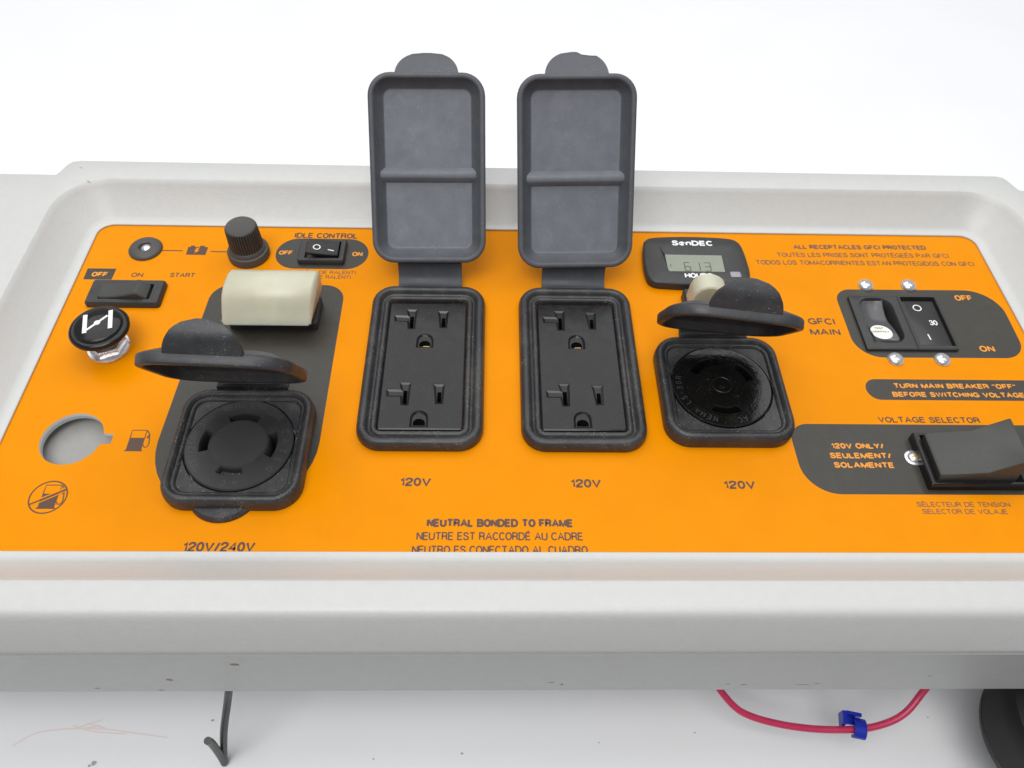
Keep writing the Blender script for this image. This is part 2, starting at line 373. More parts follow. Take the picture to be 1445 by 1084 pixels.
def spot(x, z, a, b):
    vs = [bm.verts.new((x+a*(0.8+0.3*random.random())*math.cos(t), -110.43, z*1.12-1.5+b*(0.8+0.3*random.random())*math.sin(t))) for t in [k*math.pi/5 for k in range(10)]]; bm.faces.new(vs)
for q in [(-94,-9,1.7,1.2),(-121,-24,1.3,1.3),(-128,-35,1.2,.6),(-150,-33,1.2,.5),(14,-28,1.2,.5),(18,-30,.6,.9),(85,-31,1.4,.6),(79,-30.5,1,.5),(107,-31,3,.4),(112,-30,1.2,.4),(150,-22,1,.4)]: spot(*q)
obj('rust_spot', bm, 'rust', housing, smooth=False)['kind'] = 'stuff'
bm = B()
for (x,y,a) in [(-207.2,117.5,0.4),(-200.5,107.4,0.35)]:
    flat(bm, [(x-1.3,y+0.5),(x,y-0.1),(x+1.2,y-0.7),(x+0.2,y+0.3)], 15.03)
obj('rust_spot', bm, 'rust', housing, smooth=False)['kind'] = 'stuff'

bm = B(); rrprof(bm, -250, -95, 9, 9, 2, [(1,-110),(0,-109),(0,13.5)]); ft = obj('support_foot', bm, 'powder', ROOT)
for dx, dy in ((530,0),(0,192),(530,192)): again(ft, dx, dy, ROOT)
# --- faceplate with the fuel gauge opening
bm = B()
r0 = 11.75; gx, gy = -170.1, -28.1
hole = []
for k in range(49):
    a = math.radians(12+ (360-24)*k/48) ; hole.append((gx+r0*math.cos(a), gy+r0*math.sin(a)))
hole += [(-154.8,-30.4),(-154.6,-26.0)]
hole = hole[::1]
plo = rr(CX, 2.6, HX+3, HY+10, 8)
cuts = [rr(-36.4, 8.7, 16, 32.6, 1, n=2), rr(28.2, 8.7, 16, 32.6, 1, n=2), circ(-104.0, -33.0, 21.9, 40), circ(85.7, -3.6, 21.9, 40), rr(174.7, 35.5, 20.0, 15.6, 0.6, n=2)]
L = plate(bm, plo, [hole]+cuts, 0)
for c, Lc in zip(cuts, L[2:]): bridge(bm, Lc, ring(bm, [(x,y,-1.6) for x,y in c]))
bt = ring(bm, [(x,y,-1.6) for x,y in plo]); bridge(bm, L[0], bt)
hb = ring(bm, [(x,y,-1.6) for x,y in hole]); bridge(bm, L[1], hb, mi=1)
faceplate = obj('faceplate', bm, ['orange','white'], ROOT, 'glossy orange faceplate printed with dark lettering')
bm = B(); L = plate(bm, plo, [hole]+cuts, -1.65)  # sheet added below the faceplate to keep its orange bounce off the table
for c, Lc in zip([plo, hole]+cuts, L): bridge(bm, Lc, ring(bm, [(x,y,-3.2) for x,y in c]))
plate(bm, plo, [hole]+cuts, -3.2); bmesh.ops.remove_doubles(bm, verts=bm.verts, dist=0.001)
obj('bounce_shield', bm, 'powder', ROOT, 'grey sheet added under the orange faceplate to block its orange bounce light')
bm = B(); rrprof(bm, -168, -30, 22, 18, 3, [(0,-12),(0,-7.5),(0.5,-7)]); ib = obj('gauge_bracket', bm, 'bracket', ROOT, 'dull grey plate seen through the empty gauge hole')
bm = B(); lathe(bm, -170.5, -44, [(2.2,-7),(2.2,-6.4),(1.8,-6.2)], 20); obj('rivet', bm, 'bracket', ib)

# printed dark patches (flat print)
def patch(P, z=0.03, label=None, cut=None):
    bm = B(); plate(bm, P, [cut] if cut else [], z); return obj('printed_patch', bm, 'ink', faceplate, label, smooth=False)
P = rr(-105.9, -2.2, 30.9, 57.7, 9)
q = []
for (cx, cy, r, a0) in ((-84,46.5,9,0),(-124.5,45.5,10,90),(-106,-29.3,31,180),(-105,-29.3,30,270)):
    for k in range(11):
        a = math.radians(a0+90*k/10); q.append((cx+r*math.cos(a), cy+r*math.sin(a)))
patch(q, label='tall dark print behind the left round outlet and white boot', cut=circ(-104.0, -33.0, 21.9, 40))
patch(rr(-88.4, 76.0, 21.6, 10.2, 10.1, n=10), label='dark oval print around the idle switch')
patch([(-193.1,57.4),(-180.5,57.4),(-180.3,64.4),(-193.3,64.4)], label='small dark box behind the word OFF')
q = []
for (cx, cy, r, a0) in ((210.6,42.2,14.6,0),(157,49,7.6,90),(161,27.5,11.5,180),(214.5,26.5,10.3,270)):
    for k in range(11):
        a = math.radians(a0+90*k/10); q.append((cx+r*math.cos(a), cy+r*math.sin(a)))
patch(q, label='dark rounded print around the main breaker', cut=rr(174.7, 35.5, 20.0, 15.6, 0.6, n=2))
patch(rr(186, -1.3, 38, 5.4, 5.3, n=10), label='dark pill print behind the breaker warning')
q = []
for (cx, cy, r, a0) in ((214,-28,9,0),(118.6,-26.8,7.8,90),(124.5,-37.5,13.6,180),(210,-38,13.1,270)):
    for k in range(11):
        a = math.radians(a0+90*k/10); q.append((cx+r*math.cos(a), cy+r*math.sin(a)))
patch(q, label='dark rounded print around the voltage selector')
patch([(76,20),(100,20),(100,50),(96,55.8),(84,55.8),(79,49.4),(76,44)], label='dark print under the small white boot')

# lettering
T = lambda *a, **k: text(*a, faceplate, **k)
Z = 0.06; FW = 'print_'
T('IDLE CONTROL', -103.3, -73.0, 86.6, 3.6, Z, FW, bold=0.012)
T('CONTRÔLE DE RALENTI', -104.5, -71.3, 62.5, 2.3, Z, 'faded')
T('CONTROL DE RALENTI', -103.5, -73.2, 59.5, 2.3, Z, 'faded')
T('OFF', -108.6, -102.2, 74.9, 2.8, Z, 'oprint', bold=0.02)
T('ON', -74.4, -69.5, 74.5, 2.9, Z, 'oprint', bold=0.02)
T('OFF', -190.3, -183.1, 59.2, 3.0, Z, 'oprint', bold=0.03)
T('ON', -172.5, -167.2, 59.2, 2.8, Z, FW)
T('START', -155.2, -143.9, 59.4, 2.8, Z, FW)
T('120V', -42.6, -30.9, -48.4, 3.7, Z, FW, bold=0.02)
T('120V', 21.6, 33.2, -48.7, 3.7, Z, FW, bold=0.02)
T('120V', 79.8, 92.0, -49.0, 3.6, Z, FW, bold=0.02)
T('NEUTRAL BONDED TO FRAME', -31.6, 21.7, -65.2, 3.35, Z, FW, bold=0.035)
T('NEUTRE EST RACCORDÉ AU CADRE', -35.0, 25.0, -70.4, 3.25, Z, FW)
T('NEUTRO ES CONECTADO AL CUADRO', -36.3, 26.3, -75.7, 3.25, Z, FW)
T('120V/240V', -116.8, -91.5, -75.1, 3.9, Z, FW, bold=0.02)
T('ALL RECEPTACLES GFCI PROTECTED', 137.2, 202.8, 83.3, 3.1, Z, 'faded', bold=0.035, y1=83.9)
T('TOUTES LES PRISES SONT PROTÉGEÉS PAR GFCI', 128.0, 212.1, 77.7, 3.0, Z, 'faded', y1=78.4)
T('TODOS LOS TOMACORRIENTES ESTAN PROTEGIDOS CON GFCI', 116.7, 222.7, 72.3, 3.1, Z, 'faded', y1=72.9)
T('GFCI', 132.7, 145.0, 34.6, 3.8, Z, FW, bold=0.01)
T('MAIN', 132.1, 145.6, 28.4, 3.7, Z, FW, bold=0.01)
T('OFF', 204.9, 213.2, 50.2, 3.4, Z, 'oprint', bold=0.02)
T('ON', 204.9, 211.6, 19.7, 3.4, Z, 'oprint', bold=0.02)
T('TURN MAIN BREAKER “OFF”', 160.2, 212.6, -0.6, 2.6, Z, 'oprint', bold=0.03)
T('BEFORE SWITCHING VOLTAGE', 158.4, 214.5, -5.1, 2.6, Z, 'oprint', bold=0.03)
T('VOLTAGE SELECTOR', 148.4, 190.5, -18.1, 2.9, Z, FW, bold=0.01)
T('120V ONLY/', 125.8, 146.9, -30.7, 2.6, Z, 'oprint', bold=0.03)
T('SEULEMENT/', 124.1, 148.5, -35.2, 2.6, Z, 'oprint', bold=0.03)
T('SOLAMENTE', 124.6, 148.3, -39.5, 2.6, Z, 'oprint', bold=0.03)
T('SÉLECTEUR DE TENSION', 151.5, 187.3, -56.3, 2.1, Z, 'faded')
T('SELECTOR DE VOLAJE', 152.7, 185.1, -59.3, 2.1, Z, 'faded')
# battery symbol between socket and breaker button
bm = B()
ribbon(bm, [(-163.3,76.8),(-153.4,76.7)], 0.6, Z); ribbon(bm, [(-140.4,76.5),(-131,76.3)], 0.6, Z)
plate(bm, [(-151.3,74.2),(-142.3,74.1),(-142.2,79.4),(-143.9,79.4),(-143.9,80.3),(-146.0,80.3),(-146.0,79.4),(-148.4,79.4),(-148.4,80.3),(-150.3,80.3),(-150.3,79.4),(-151.4,79.4)],
      [[(-147.9,74.8),(-145.6,77.1),(-146.6,77.1),(-145.9,79.0),(-147.4,78.9),(-148.1,76.4),(-147.2,76.5)]], Z)
obj('battery_symbol', bm, FW, faceplate, smooth=False)
def pump(cx, cy, s, name):
    bm = B(); f = lambda L: [(cx+(x+146.3)*s, cy+(y+28.8)*s) for x, y in L]
    ribbon(bm, f([(-149.1,-27.6),(-149.1,-24.1),(-143.5,-24.1),(-143.5,-27.6)]), 0.4*s, Z)
    flat(bm, f([(-149.2,-33.2),(-143.4,-33.2),(-143.4,-27.6),(-149.2,-27.6)]), Z)
    flat(bm, f([(-149.7,-33.7),(-142.9,-33.7),(-142.9,-33.2),(-149.7,-33.2)]), Z+0.005)
    ribbon(bm, f([(-143.3,-24.3),(-142.3,-25.5),(-141.6,-28.2),(-141.2,-30.5),(-141.7,-31.8),(-142.6,-31.9),(-143.3,-30.8)]), 0.4*s, Z+0.01)
    flat(bm, f([(-142.9,-27.6),(-142.1,-25.8),(-141.6,-26.2),(-142.2,-27.8)]), Z+0.015)
    return obj(name, bm, FW, faceplate, smooth=False)
pump(-145.2, -28.8, 1.0, 'fuel_pump_symbol')
pump(-169.6, -53.4, 1.02, 'fuel_pump_symbol')
bm = B(); ribbon(bm, circ(-170.2, -53.6, 6.6, 48), 0.5, Z+0.03, closed=True); ribbon(bm, [(-175.8,-56.7),(-164.7,-50.4)], 0.55, Z+0.035)
obj('prohibition_ring', bm, FW, faceplate, smooth=False)
bm = B(); ribbon(bm, [(-175.5,-55.9),(-165.1,-49.9)], 0.5, Z+0.036); ribbon(bm, [(-175.2,-57.3),(-164.6,-51.2)], 0.4, Z+0.036)
obj('prohibition_gap', bm, 'orange', faceplate, smooth=False)

# ------------------------------------------------------------------ weatherproof lids
def rot_local(cx, y0, z0, th, roll=0, tilt=0):
    a = math.radians(th); u = Vector((0,-math.cos(a),math.sin(a))); n = Vector((0,math.sin(a),math.cos(a))); x = Vector((1,0,0))
    if roll:
        Q = Matrix.Rotation(math.radians(roll), 3, n); u = Q@u; x = Q@x
    if tilt:
        Q = Matrix.Rotation(math.radians(tilt), 3, u); x = Q@x; n = Q@n
    return lambda p: tuple(Vector((cx,y0,z0)) + x*p[0] + u*p[1] + n*p[2])
def lid(parent, cx, y0, z0, th, L_, W_, r, rib, label, roll=0, twist=0, tabw=13.5, m='lidrub', nick=False, tilt=0, tabang=38):
    tr0 = rot_local(cx, y0, z0, th, roll, tilt)
    def tr(p):
        x, y, z = p; return tr0((x, y, z + twist*x*y/(W_*L_)))
    def Lp(i, z): return [tr((x, y, z)) for x, y in rr(0, L_/2, W_/2-i, L_/2-i, max(r-i, 1), n=8)]
    bm = B()
    if rib: prof = [(6.9,-1.5),(6.1,-1.55),(5.5,-1.9),(3.0,-5.3),(2.5,-6.3),(2.25,-6.75),(1.9,-7.0),(0.8,-7.0),(0.15,-6.6),(0,-5.9),(0,-3.0),(0.7,-2.0),(5,0.0),(7,0.15)]
    else:   prof = [(8,-2.0),(6.5,-2.1),(4.2,-3.0),(3.2,-4.0),(2.8,-6.6),(2.2,-7.0),(0.8,-7.0),(0.15,-6.7),(0,-6.2),(0,-3.4),(0.5,-2.7),(1.5,-2.2),(7,-0.2),(9,0.1)]
    loft(bm, [Lp(i, z) for i, z in prof])
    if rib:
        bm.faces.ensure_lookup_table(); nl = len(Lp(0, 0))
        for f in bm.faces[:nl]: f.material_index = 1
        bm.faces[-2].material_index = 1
    o = obj('lid', bm, [m, 'palerub'] if rib else m, parent, label, angle=50)
    if rib:
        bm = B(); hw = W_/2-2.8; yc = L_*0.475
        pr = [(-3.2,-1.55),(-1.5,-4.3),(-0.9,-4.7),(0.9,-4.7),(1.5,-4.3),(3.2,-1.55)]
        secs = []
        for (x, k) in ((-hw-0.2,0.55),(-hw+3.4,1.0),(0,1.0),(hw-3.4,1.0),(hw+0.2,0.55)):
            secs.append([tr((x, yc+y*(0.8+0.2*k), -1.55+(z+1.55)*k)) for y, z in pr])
        loft(bm, secs); obj('rib', bm, 'palerub', parent, angle=50)
    # finger tab, bent outwards from the free edge
    bm = B(); ns, na = 9, 16; base = L_-1.2
    path = []; s = 0; ang = math.radians(tabang); y, z = base, -3.2
    H = 12.5
    for k in range(ns+1):
        path.append((y, z, ang)); d = H/ns
        if k in (5,): ang += math.radians(6 if rib else 27)
        ang += math.radians(1.5); y += math.cos(ang)*d; z += math.sin(ang)*d
    def tabpt(a, k, off):
        s = k/ns; w = tabw*math.sqrt(max(0.0, 1-s*s*0.985)); yy, zz, an = path[k]
        if nick and k >= ns-1 and a > 0.25: yy -= 0.9
        bumpv = 0.55*math.exp(-((k-5)/0.7)**2)*(1-abs(a)**6)
        off2 = off*(1.0 if k < ns else 0.6) + (bumpv if off > 0 else 0)
        return tr((a*w, yy - math.sin(an)*off2, zz + math.cos(an)*off2))
    top = [[bm.verts.new(tabpt(-1+2*j/na, k, 1.1)) for j in range(na+1)] for k in range(ns+1)]
    bot = [[bm.verts.new(tabpt(-1+2*j/na, k, -1.1)) for j in range(na+1)] for k in range(ns+1)]
    for k in range(ns):
        for j in range(na):
            bm.faces.new((top[k][j], top[k][j+1], top[k+1][j+1], top[k+1][j])); bm.faces.new((bot[k][j+1], bot[k][j], bot[k+1][j], bot[k+1][j+1]))
        bm.faces.new((top[k][0], top[k+1][0], bot[k+1][0], bot[k][0])); bm.faces.new((top[k+1][na], top[k][na], bot[k][na], bot[k+1][na]))
    for j in range(na):
        bm.faces.new((top[ns][j], top[ns][j+1], bot[ns][j+1], bot[ns][j])); bm.faces.new((top[0][j+1], top[0][j], bot[0][j], bot[0][j+1]))
    obj('finger_tab', bm, m, parent, angle=60)
    return tr
def strap(parent, cx, hw, path, m='lidrub', t=1.6):
    """bent rubber hinge, path = (y,z) from the gasket up to the lid"""
    P = [q for q in smooth_path([(0,y,z) for y, z in path], 4)]; bm = B(); secs = []
    for i, p in enumerate(P):
        d = (P[min(i+1,len(P)-1)]-P[max(i-1,0)]).normalized(); n = Vector((0,-d.z,d.y))*t/2
        secs.append([(cx-hw,p.y+n.y,p.z+n.z),(cx-hw+0.5,p.y+n.y*1.25,p.z+n.z*1.25),(cx+hw-0.5,p.y+n.y*1.25,p.z+n.z*1.25),(cx+hw,p.y+n.y,p.z+n.z),(cx+hw,p.y-n.y,p.z-n.z),(cx-hw,p.y-n.y,p.z-n.z)])
    loft(bm, secs); return obj('hinge_strap', bm, m, parent, angle=50)

# ------------------------------------------------------------------ duplex outlets
def duplex(cx, gcx, seed, label, lid_args):
    cy = 8.7; rnd = random.Random(seed)
    x0 = cx+36.4
    def tslot(dy):
        return [(x0-44.7,26.9+dy),(x0-41.5,26.9+dy),(x0-41.1,38.6+dy),(x0-45.9,38.6+dy),(x0-45.3,35.0+dy),(x0-51.0,35.1+dy),(x0-50.7,31.2+dy),(x0-45.2,31.2+dy)]
    def slot(dy): return [(x0-31.0,27.6+dy),(x0-27.8,27.6+dy),(x0-27.4,37.8+dy),(x0-32.2,37.8+dy)]
    def ground(dy):
        P = [(x0-40.6,16.6+dy),(x0-33.2,16.6+dy)]
        for k in range(9):
            a = math.pi*k/8; P.append((x0-36.9+3.6*math.cos(a), 20.9+dy+3.6*math.sin(a)))
        return P
    bm = B(); holes = []
    for dy in (0,-40.3): holes += [tslot(dy), slot(dy), ground(dy)]
    out = rr(cx, cy, 16.75-0.5, 33.5-0.5, 0.8, n=3); zt = 3.0
    Ls = plate(bm, out, holes, zt)
    for P, Lr in zip(holes, Ls[1:]):
        lowr = 0 if P[0][1] > (16 if len(P) > 8 else 20) else -40.3
        if len(P) == 8: deep_well(bm, Lr, P, zt, 0.95, 2.4, [(x0-44.1,27.9+lowr),(x0-42.4,27.9+lowr),(x0-42.4,34.6+lowr),(x0-44.1,34.6+lowr)])
        elif len(P) == 4: deep_well(bm, Lr, P, zt, 1.0, 2.4, [(x0-30.3,28.7+lowr),(x0-28.7,28.7+lowr),(x0-28.7,34.0+lowr),(x0-30.3,34.0+lowr)])
        else: deep_well(bm, Lr, P, zt, 0.9, 2.3, [(x0-39.3,17.7+lowr),(x0-34.5,17.7+lowr)]+[(x0-36.9+2.4*math.cos(math.pi*k/6), 19.0+lowr+2.0*math.sin(math.pi*k/6)) for k in range(7)])
    a = ring(bm, rr(cx, cy, 16.75, 33.5, 1.0, 2.7, n=3)); bridge(bm, Ls[0], a)
    b = ring(bm, rr(cx, cy, 16.75, 33.5, 1.0, 0.1, n=3)); bridge(bm, a, b)
    face = obj('duplex_outlet', bm, ['gloss','dark'], ROOT, label, angle=12)
    bm = B(); rrprof(bm, x0-36.3, 18.2, 1.5, 0.35, 0.1, [(0,-1.0),(0,1.6)], n=1); obj('brass_contact', bm, 'brass', face)
    # rubber gasket ring
    bm = B()
    g = [(0,0.05),(-0.3,1.5),(0,3.6),(0.5,4.6),(1.4,5.3),(2.5,5.4),(3.4,4.9),(3.9,3.6),(4.3,2.9),(5.0,2.8),(5.4,3.4),(6.1,3.9),(6.9,3.8),(7.4,3.2),(7.7,2.0),(7.75,0.1)]
    rrprof(bm, gcx, 9.2, 24.6, 42.3, 9.5, g, False, False, n=8)
    obj('gasket', bm, 'rubber', face, angle=60)
    strap(face, gcx, 14.2, lid_args.pop('path'))
    lid(face, gcx+lid_args.pop('dx', 0), rib=True, label=None, **lid_args)
    return face
duplex(-36.4, -36.4, 1, 'left duplex outlet, glossy black face with its ribbed rubber lid standing open',
       dict(y0=60.5, z0=10.5, th=130, L_=79, W_=49.5, r=9.5, roll=-0.6, tabang=26, path=[(50.5,3.6),(53.5,2.2),(57,4.0),(58.5,7.5),(59.2,11.5)], dx=0.3))
duplex(28.2, 28.2, 2, 'right duplex outlet, glossy black face with its ribbed rubber lid leaning left',
       dict(y0=60.0, z0=9.5, th=127, L_=80.5, W_=50.5, r=9.5, roll=-1.4, tabang=24, path=[(50.5,3.6),(53.5,2.2),(56.5,3.6),(58.0,6.5),(58.7,10.5)], dx=0.0, nick=True))

# ------------------------------------------------------------------ round twist-lock outlets
def arc_slot(cx, cy, ri, ro, a0, a1, n=7):
    A = [math.radians(a0+(a1-a0)*k/n) for k in range(n+1)]
    return [(cx+ro*math.cos(a), cy+ro*math.sin(a)) for a in A]+[(cx+ri*math.cos(a), cy+ri*math.sin(a)) for a in reversed(A)]
def twist_gasket(parent, cx, cy, hx, hy, m):
    bm = B()
    g = [(0,0.05),(-0.2,2.2),(0.1,4.6),(0.7,6.0),(1.7,6.7),(2.7,6.6),(3.4,5.9),(3.9,5.2),(4.5,5.2),(5.0,5.0),(5.4,4.3)]
    R = rrprof(bm, cx, cy, hx, hy, 10, g, False, False, n=8)
    fl = rr(cx, cy, hx-5.4, hy-5.4, 4.6, n=8)
    return bm, R[-1], fl
def twist(cx, cy, gx_, gy_, hx, hy, label, left):
    zt = 5.1; ro = 20.3
    bm = B()
    if left:
        slots = [arc_slot(cx, cy, 10.6, 14.0, 62, 118), arc_slot(cx, cy, 11.2, 14.9, 156, 196), arc_slot(cx, cy, 11.0, 14.2, 244, 287), arc_slot(cx, cy, 11.0, 14.6, -26, 24)]
    else:
        slots = [arc_slot(cx, cy, 10.6, 14.4, 88, 150), arc_slot(cx, cy, 10.6, 14.4, 12, 54), arc_slot(cx, cy, 10.8, 14.2, 243, 297)]
    Ls = plate(bm, circ(cx, cy, ro-0.5, 56), slots, zt)
    for P, Lr in zip(slots, Ls[1:]): well(bm, Lr, P, zt, [(0.2,zt-0.3),(0.55,zt-0.9),(0.6,-1.5),(0.6,-9)], 0, 1)
    a = ring(bm, circ(cx, cy, ro, 56, zt-0.5)); bridge(bm, Ls[0], a)
    b = ring(bm, circ(cx, cy, ro+0.1, 56, -4.0)); bridge(bm, a, b)
    m = 'matte' if left else 'glossd'
    o = obj('twist_lock_outlet', bm, [m,'dark'], ROOT, label, angle=40)
    # gasket tray round the disc
    bm, last, fl = twist_gasket(o, gx_, gy_, hx, hy, 'rubber')
    hc = circ(cx, cy, ro+0.55, 56)
    hL = ring(bm, [(x,y,4.3) for x,y in hc])
    E = [bm.edges.get((last[i], last[(i+1)%len(last)])) for i in range(len(last))]+[bm.edges.new((hL[i], hL[(i+1)%len(hL)])) for i in range(len(hL))]
    bmesh.ops.triangle_fill(bm, use_beauty=True, use_dissolve=False, edges=E, normal=(0,0,1))
    w = ring(bm, [(x,y,-4.0) for x,y in hc]); bridge(bm, hL, w)
    obj('gasket', bm, 'rubber', o, angle=50)
    return o
lo = twist(-104.0, -33.0, -103.6, -33.4, 25.6, 25.6, 'left round locking outlet with four slots, its rubber lid half open', True)
bm = B()                                     # cross-hatched middle of the left outlet
for k in range(-13, 14):
    for s in (0, 1):
        c = k*0.78; h = math.sqrt(max(0, 10.3**2-c*c)); a = math.radians(35+90*s); ca, sa = math.cos(a), math.sin(a)
        f = lambda x, y: (-104.0+x*ca-y*sa, -33.0+x*sa+y*ca)
        p0, p1 = f(-h, c), f(h, c); ribbon(bm, [p0, p1], 0.24, 5.14+0.02*s)
obj('cross_hatching', bm, 'embos2', lo, smooth=False)
ringtext('125V/250V 30A  NEMA L14-30R', -104.0, -33.0, 16.3, 222, 40, 2.3, 5.13, 'embos2', lo)
ringtext('CATLG  AC', -104.0, -33.0, 16.3, 18, -98, 2.3, 5.13, 'embos2', lo)
strap(lo, -103.7, 14.0, [(-7.5,5.6),(-5.2,5.2),(-3.0,7.5),(-2.6,12),(-4.2,17)], m='rubber')
lid(lo, -103.6, -5.5, 18.0, 60, 45, 53, 13, False, None, twist=-1.0, tabw=13.2, tabang=50, m='lidblk', tilt=-1.0)
bm = B(); lathe(bm, -106.5, -50.5, [(13.5,0.05),(13.2,1.6),(12.4,2.4)], 40); obj('tab_seat', bm, 'rubber', lo, angle=40)

ro_ = twist(85.7, -3.6, 86.0, -4.3, 25.8, 26.3, 'right round locking outlet with shiny three slot face, its rubber lid half open', False)
def ringm(bm, cx, cy, r, w, z, h=0.35, n=28):
    loft(bm, [circ(cx,cy,r+w,n,z), circ(cx,cy,r+w*0.6,n,z+h), circ(cx,cy,r-w*0.6,n,z+h), circ(cx,cy,r-w,n,z)], False, False)
bm = B(); ringm(bm, 85.6, -3.4, 3.9, 0.35, 5.1); obj('centre_ring', bm, 'glossd', ro_, angle=70)
bm = B(); lathe(bm, 85.6, -3.4, [(2.0,5.1),(1.8,5.5),(0.9,5.6),(0.7,5.2)], 20); obj('centre_post', bm, 'glossd', ro_, angle=50)
bm = B(); ringm(bm, 80.2, 1.0, 1.9, 0.3, 5.1, n=20); o_ = obj('rivet_ring', bm, 'glossd', ro_, angle=70)
again(o_, 10.6, -8.4, ro_)
bm = B(); ringm(bm, 85.7, -3.6, 15.6, 0.22, 5.1, 0.25, 56); obj('face_ridge', bm, 'glossd', ro_, angle=70)
ringtext('30A 125V', 85.7, -3.6, 16.6, 70, 8, 2.2, 5.14, 'emboss', ro_)
ringtext('NEMA L5-30R', 85.7, -3.6, 16.6, 252, 168, 2.2, 5.14, 'emboss', ro_)
ringtext('AC', 85.7, -3.6, 16.6, 292, 284, 2.2, 5.14, 'emboss', ro_)
strap(ro_, 86.2, 14.4, [(21.0,5.4),(23.5,5.2),(25.6,7.2),(26.2,11.5),(24.8,15.5)], m='rubber')
lid(ro_, 83.8, 23.5, 17, 55, 42.5, 51.5, 13, False, None, twist=-1, tabw=13.4, tilt=-5, tabang=48, m='lidblk')

# ------------------------------------------------------------------ small controls, left side
bm = B(); lathe(bm, -170.5, 77.2, [(7.6,0.05),(7.6,0.7),(7.0,1.5),(5.0,2.1),(3.2,2.3),(2.7,1.9),(2.6,0.9)], 36)
so = obj('socket_plug', bm, 'knob', ROOT, 'small round black socket left of the battery symbol', angle=40)
bm = B(); lathe(bm, -169.9, 77.0, [(2.5,1.0),(2.1,1.7),(1.0,2.2)], 18); obj('steel_pin', bm, 'steel', so, angle=40)

bm = B(); lathe(bm, -121.9, 74.6, [(9.4,0.05),(9.5,3.2),(9.1,4.0),(8.4,4.3),(8.2,5.5),(7.4,6.2)], 44)
kb = obj('breaker_button', bm, 'knob', ROOT, 'round black knurled button beside the idle switch', angle=40)
bm = B(); Ls = []
for (r, z, d) in [(7.2,6.0,0),(7.6,6.6,0.8),(7.2,16.6,0.7),(6.9,17.2,0.05),(6.4,17.7,0),(5.0,17.5,0),(4.0,17.35,0)]:
    Ls.append([(-121.9+(r-(d if k%4 < 2 else 0))*math.cos(2*math.pi*k/152), 74.6+(r-(d if k%4 < 2 else 0))*math.sin(2*math.pi*k/152), z) for k in range(152)])
loft(bm, Ls); obj('knurled_cap', bm, 'knob', kb, angle=30)

bm = B(); L_ = plate(bm, rr(-170.5, 47.6, 15.4, 6.7, 0.9, n=3), [rr(-170.0, 47.4, 11.2, 4.6, 0.4, n=1)], 3.0)
a = ring(bm, rr(-170.5, 47.6, 16.0, 7.3, 1.3, 2.3, n=3)); bridge(bm, L_[0], a); b = ring(bm, rr(-170.5, 47.6, 16.1, 7.4, 1.4, 0.05, n=3)); bridge(bm, a, b)
well(bm, L_[1], rr(-170.0, 47.4, 11.2, 4.6, 0.4, n=1), 3, [(0,0.8)])
sw = obj('start_switch', bm, 'matte', ROOT, 'black rocker switch under the words OFF, ON and START', angle=40)
bm = B(); extrude_y(bm, [(-180.8,1),(-160.3,1),(-160.2,3.1),(-163.4,6.2),(-164.4,6.5),(-168.5,5.3),(-173,4.3),(-177,3.9),(-180.8,3.8)], 43.1, 51.7, 0.5)
obj('rocker', bm, 'rockm', sw, angle=28)

# choke pull knob
bm = B(); loft(bm, [circ(-169.3,17.4,8.4,36,0.05), circ(-169.3,17.4,8.7,36,0.5), circ(-169.3,17.4,8.4,36,1.3)]);
ck = obj('choke_knob', bm, 'steel', ROOT, 'round black choke knob on a steel nut below the start switch', angle=40)
bm = B(); loft(bm, [circ(-169.3,17.4,7.4,6,1.3,0.4), circ(-169.3,17.4,7.6,6,2.0,0.4), circ(-169.3,17.4,7.6,6,4.0,0.4), circ(-169.3,17.4,6.9,6,4.6,0.4)]); obj('hex_nut', bm, 'steel', ck, angle=20)
bm = B(); lathe(bm, -169.2, 17.6, [(4.2,4.6),(4.2,10.2)], 24); obj('shaft', bm, 'steel', ck)
bm = B(); lathe(bm, -169.0, 17.9, [(8.0,9.6),(10.8,10.2),(11.7,11.2),(11.9,12.2),(11.4,13.1),(10.4,13.5),(9.7,13.4),(9.3,14.1),(8.8,14.5),(4,14.9)], 48); cp = obj('pull_cap', bm, 'gloss', ck, angle=50)
bm = B(); zz = 14.96
def bar(p0, p1, w): ribbon(bm, [p0, p1], w, zz)
bar((-174.9,22.4),(-172.3,12.6),1.7); bar((-165.5,25.2),(-162.9,15.4),1.7); zz += 0.01; bar((-171.9,14.3),(-165.9,22.3),1.0)
zz += 0.01; flat(bm, circ(-168.9,18.3,1.3,8), zz)
for v in bm.verts: v.co.z -= 0.0
obj('choke_symbol', bm, 'white', ck, smooth=False)

# idle control switch
bm = B(); P2 = rr(-87.6, 76.0, 8.0, 5.6, 0.3, n=1)
L_ = plate(bm, rr(-88.0, 76.2, 10.3, 7.2, 0.7, n=3), [P2], 2.6)
a = ring(bm, rr(-88.0, 76.2, 10.7, 7.6, 1.0, 2.1, n=3)); bridge(bm, L_[0], a); b = ring(bm, rr(-88.0, 76.2, 10.7, 7.6, 1.0, 0.05, n=3)); bridge(bm, a, b)
well(bm, L_[1], P2, 2.6, [(0,0.3)])
ids = obj('idle_switch', bm, 'matte', ROOT, 'black rocker switch marked O and I on the dark oval print', angle=40)
bm = B(); extrude_y(bm, [(-94.2,4.0),(-90,2.4),(-85,1.4),(-80.2,1.2),(-80.2,3.8),(-83,3.9),(-89,4.5),(-94.2,5.3),(-94.6,4.9)], 71.2, 80.9, 0.3)
rk = obj('rocker', bm, 'gloss', ids, angle=28)
pl = (-94.2, 5.42, -0.120)
bm = B(); ringpts = circ(-90.0, 75.2, 1.5, 24)
ribbon(bm, ringpts, 0.5, 0, closed=True)
for v in bm.verts: v.co.z = pl[1]+pl[2]*(v.co.x-pl[0])
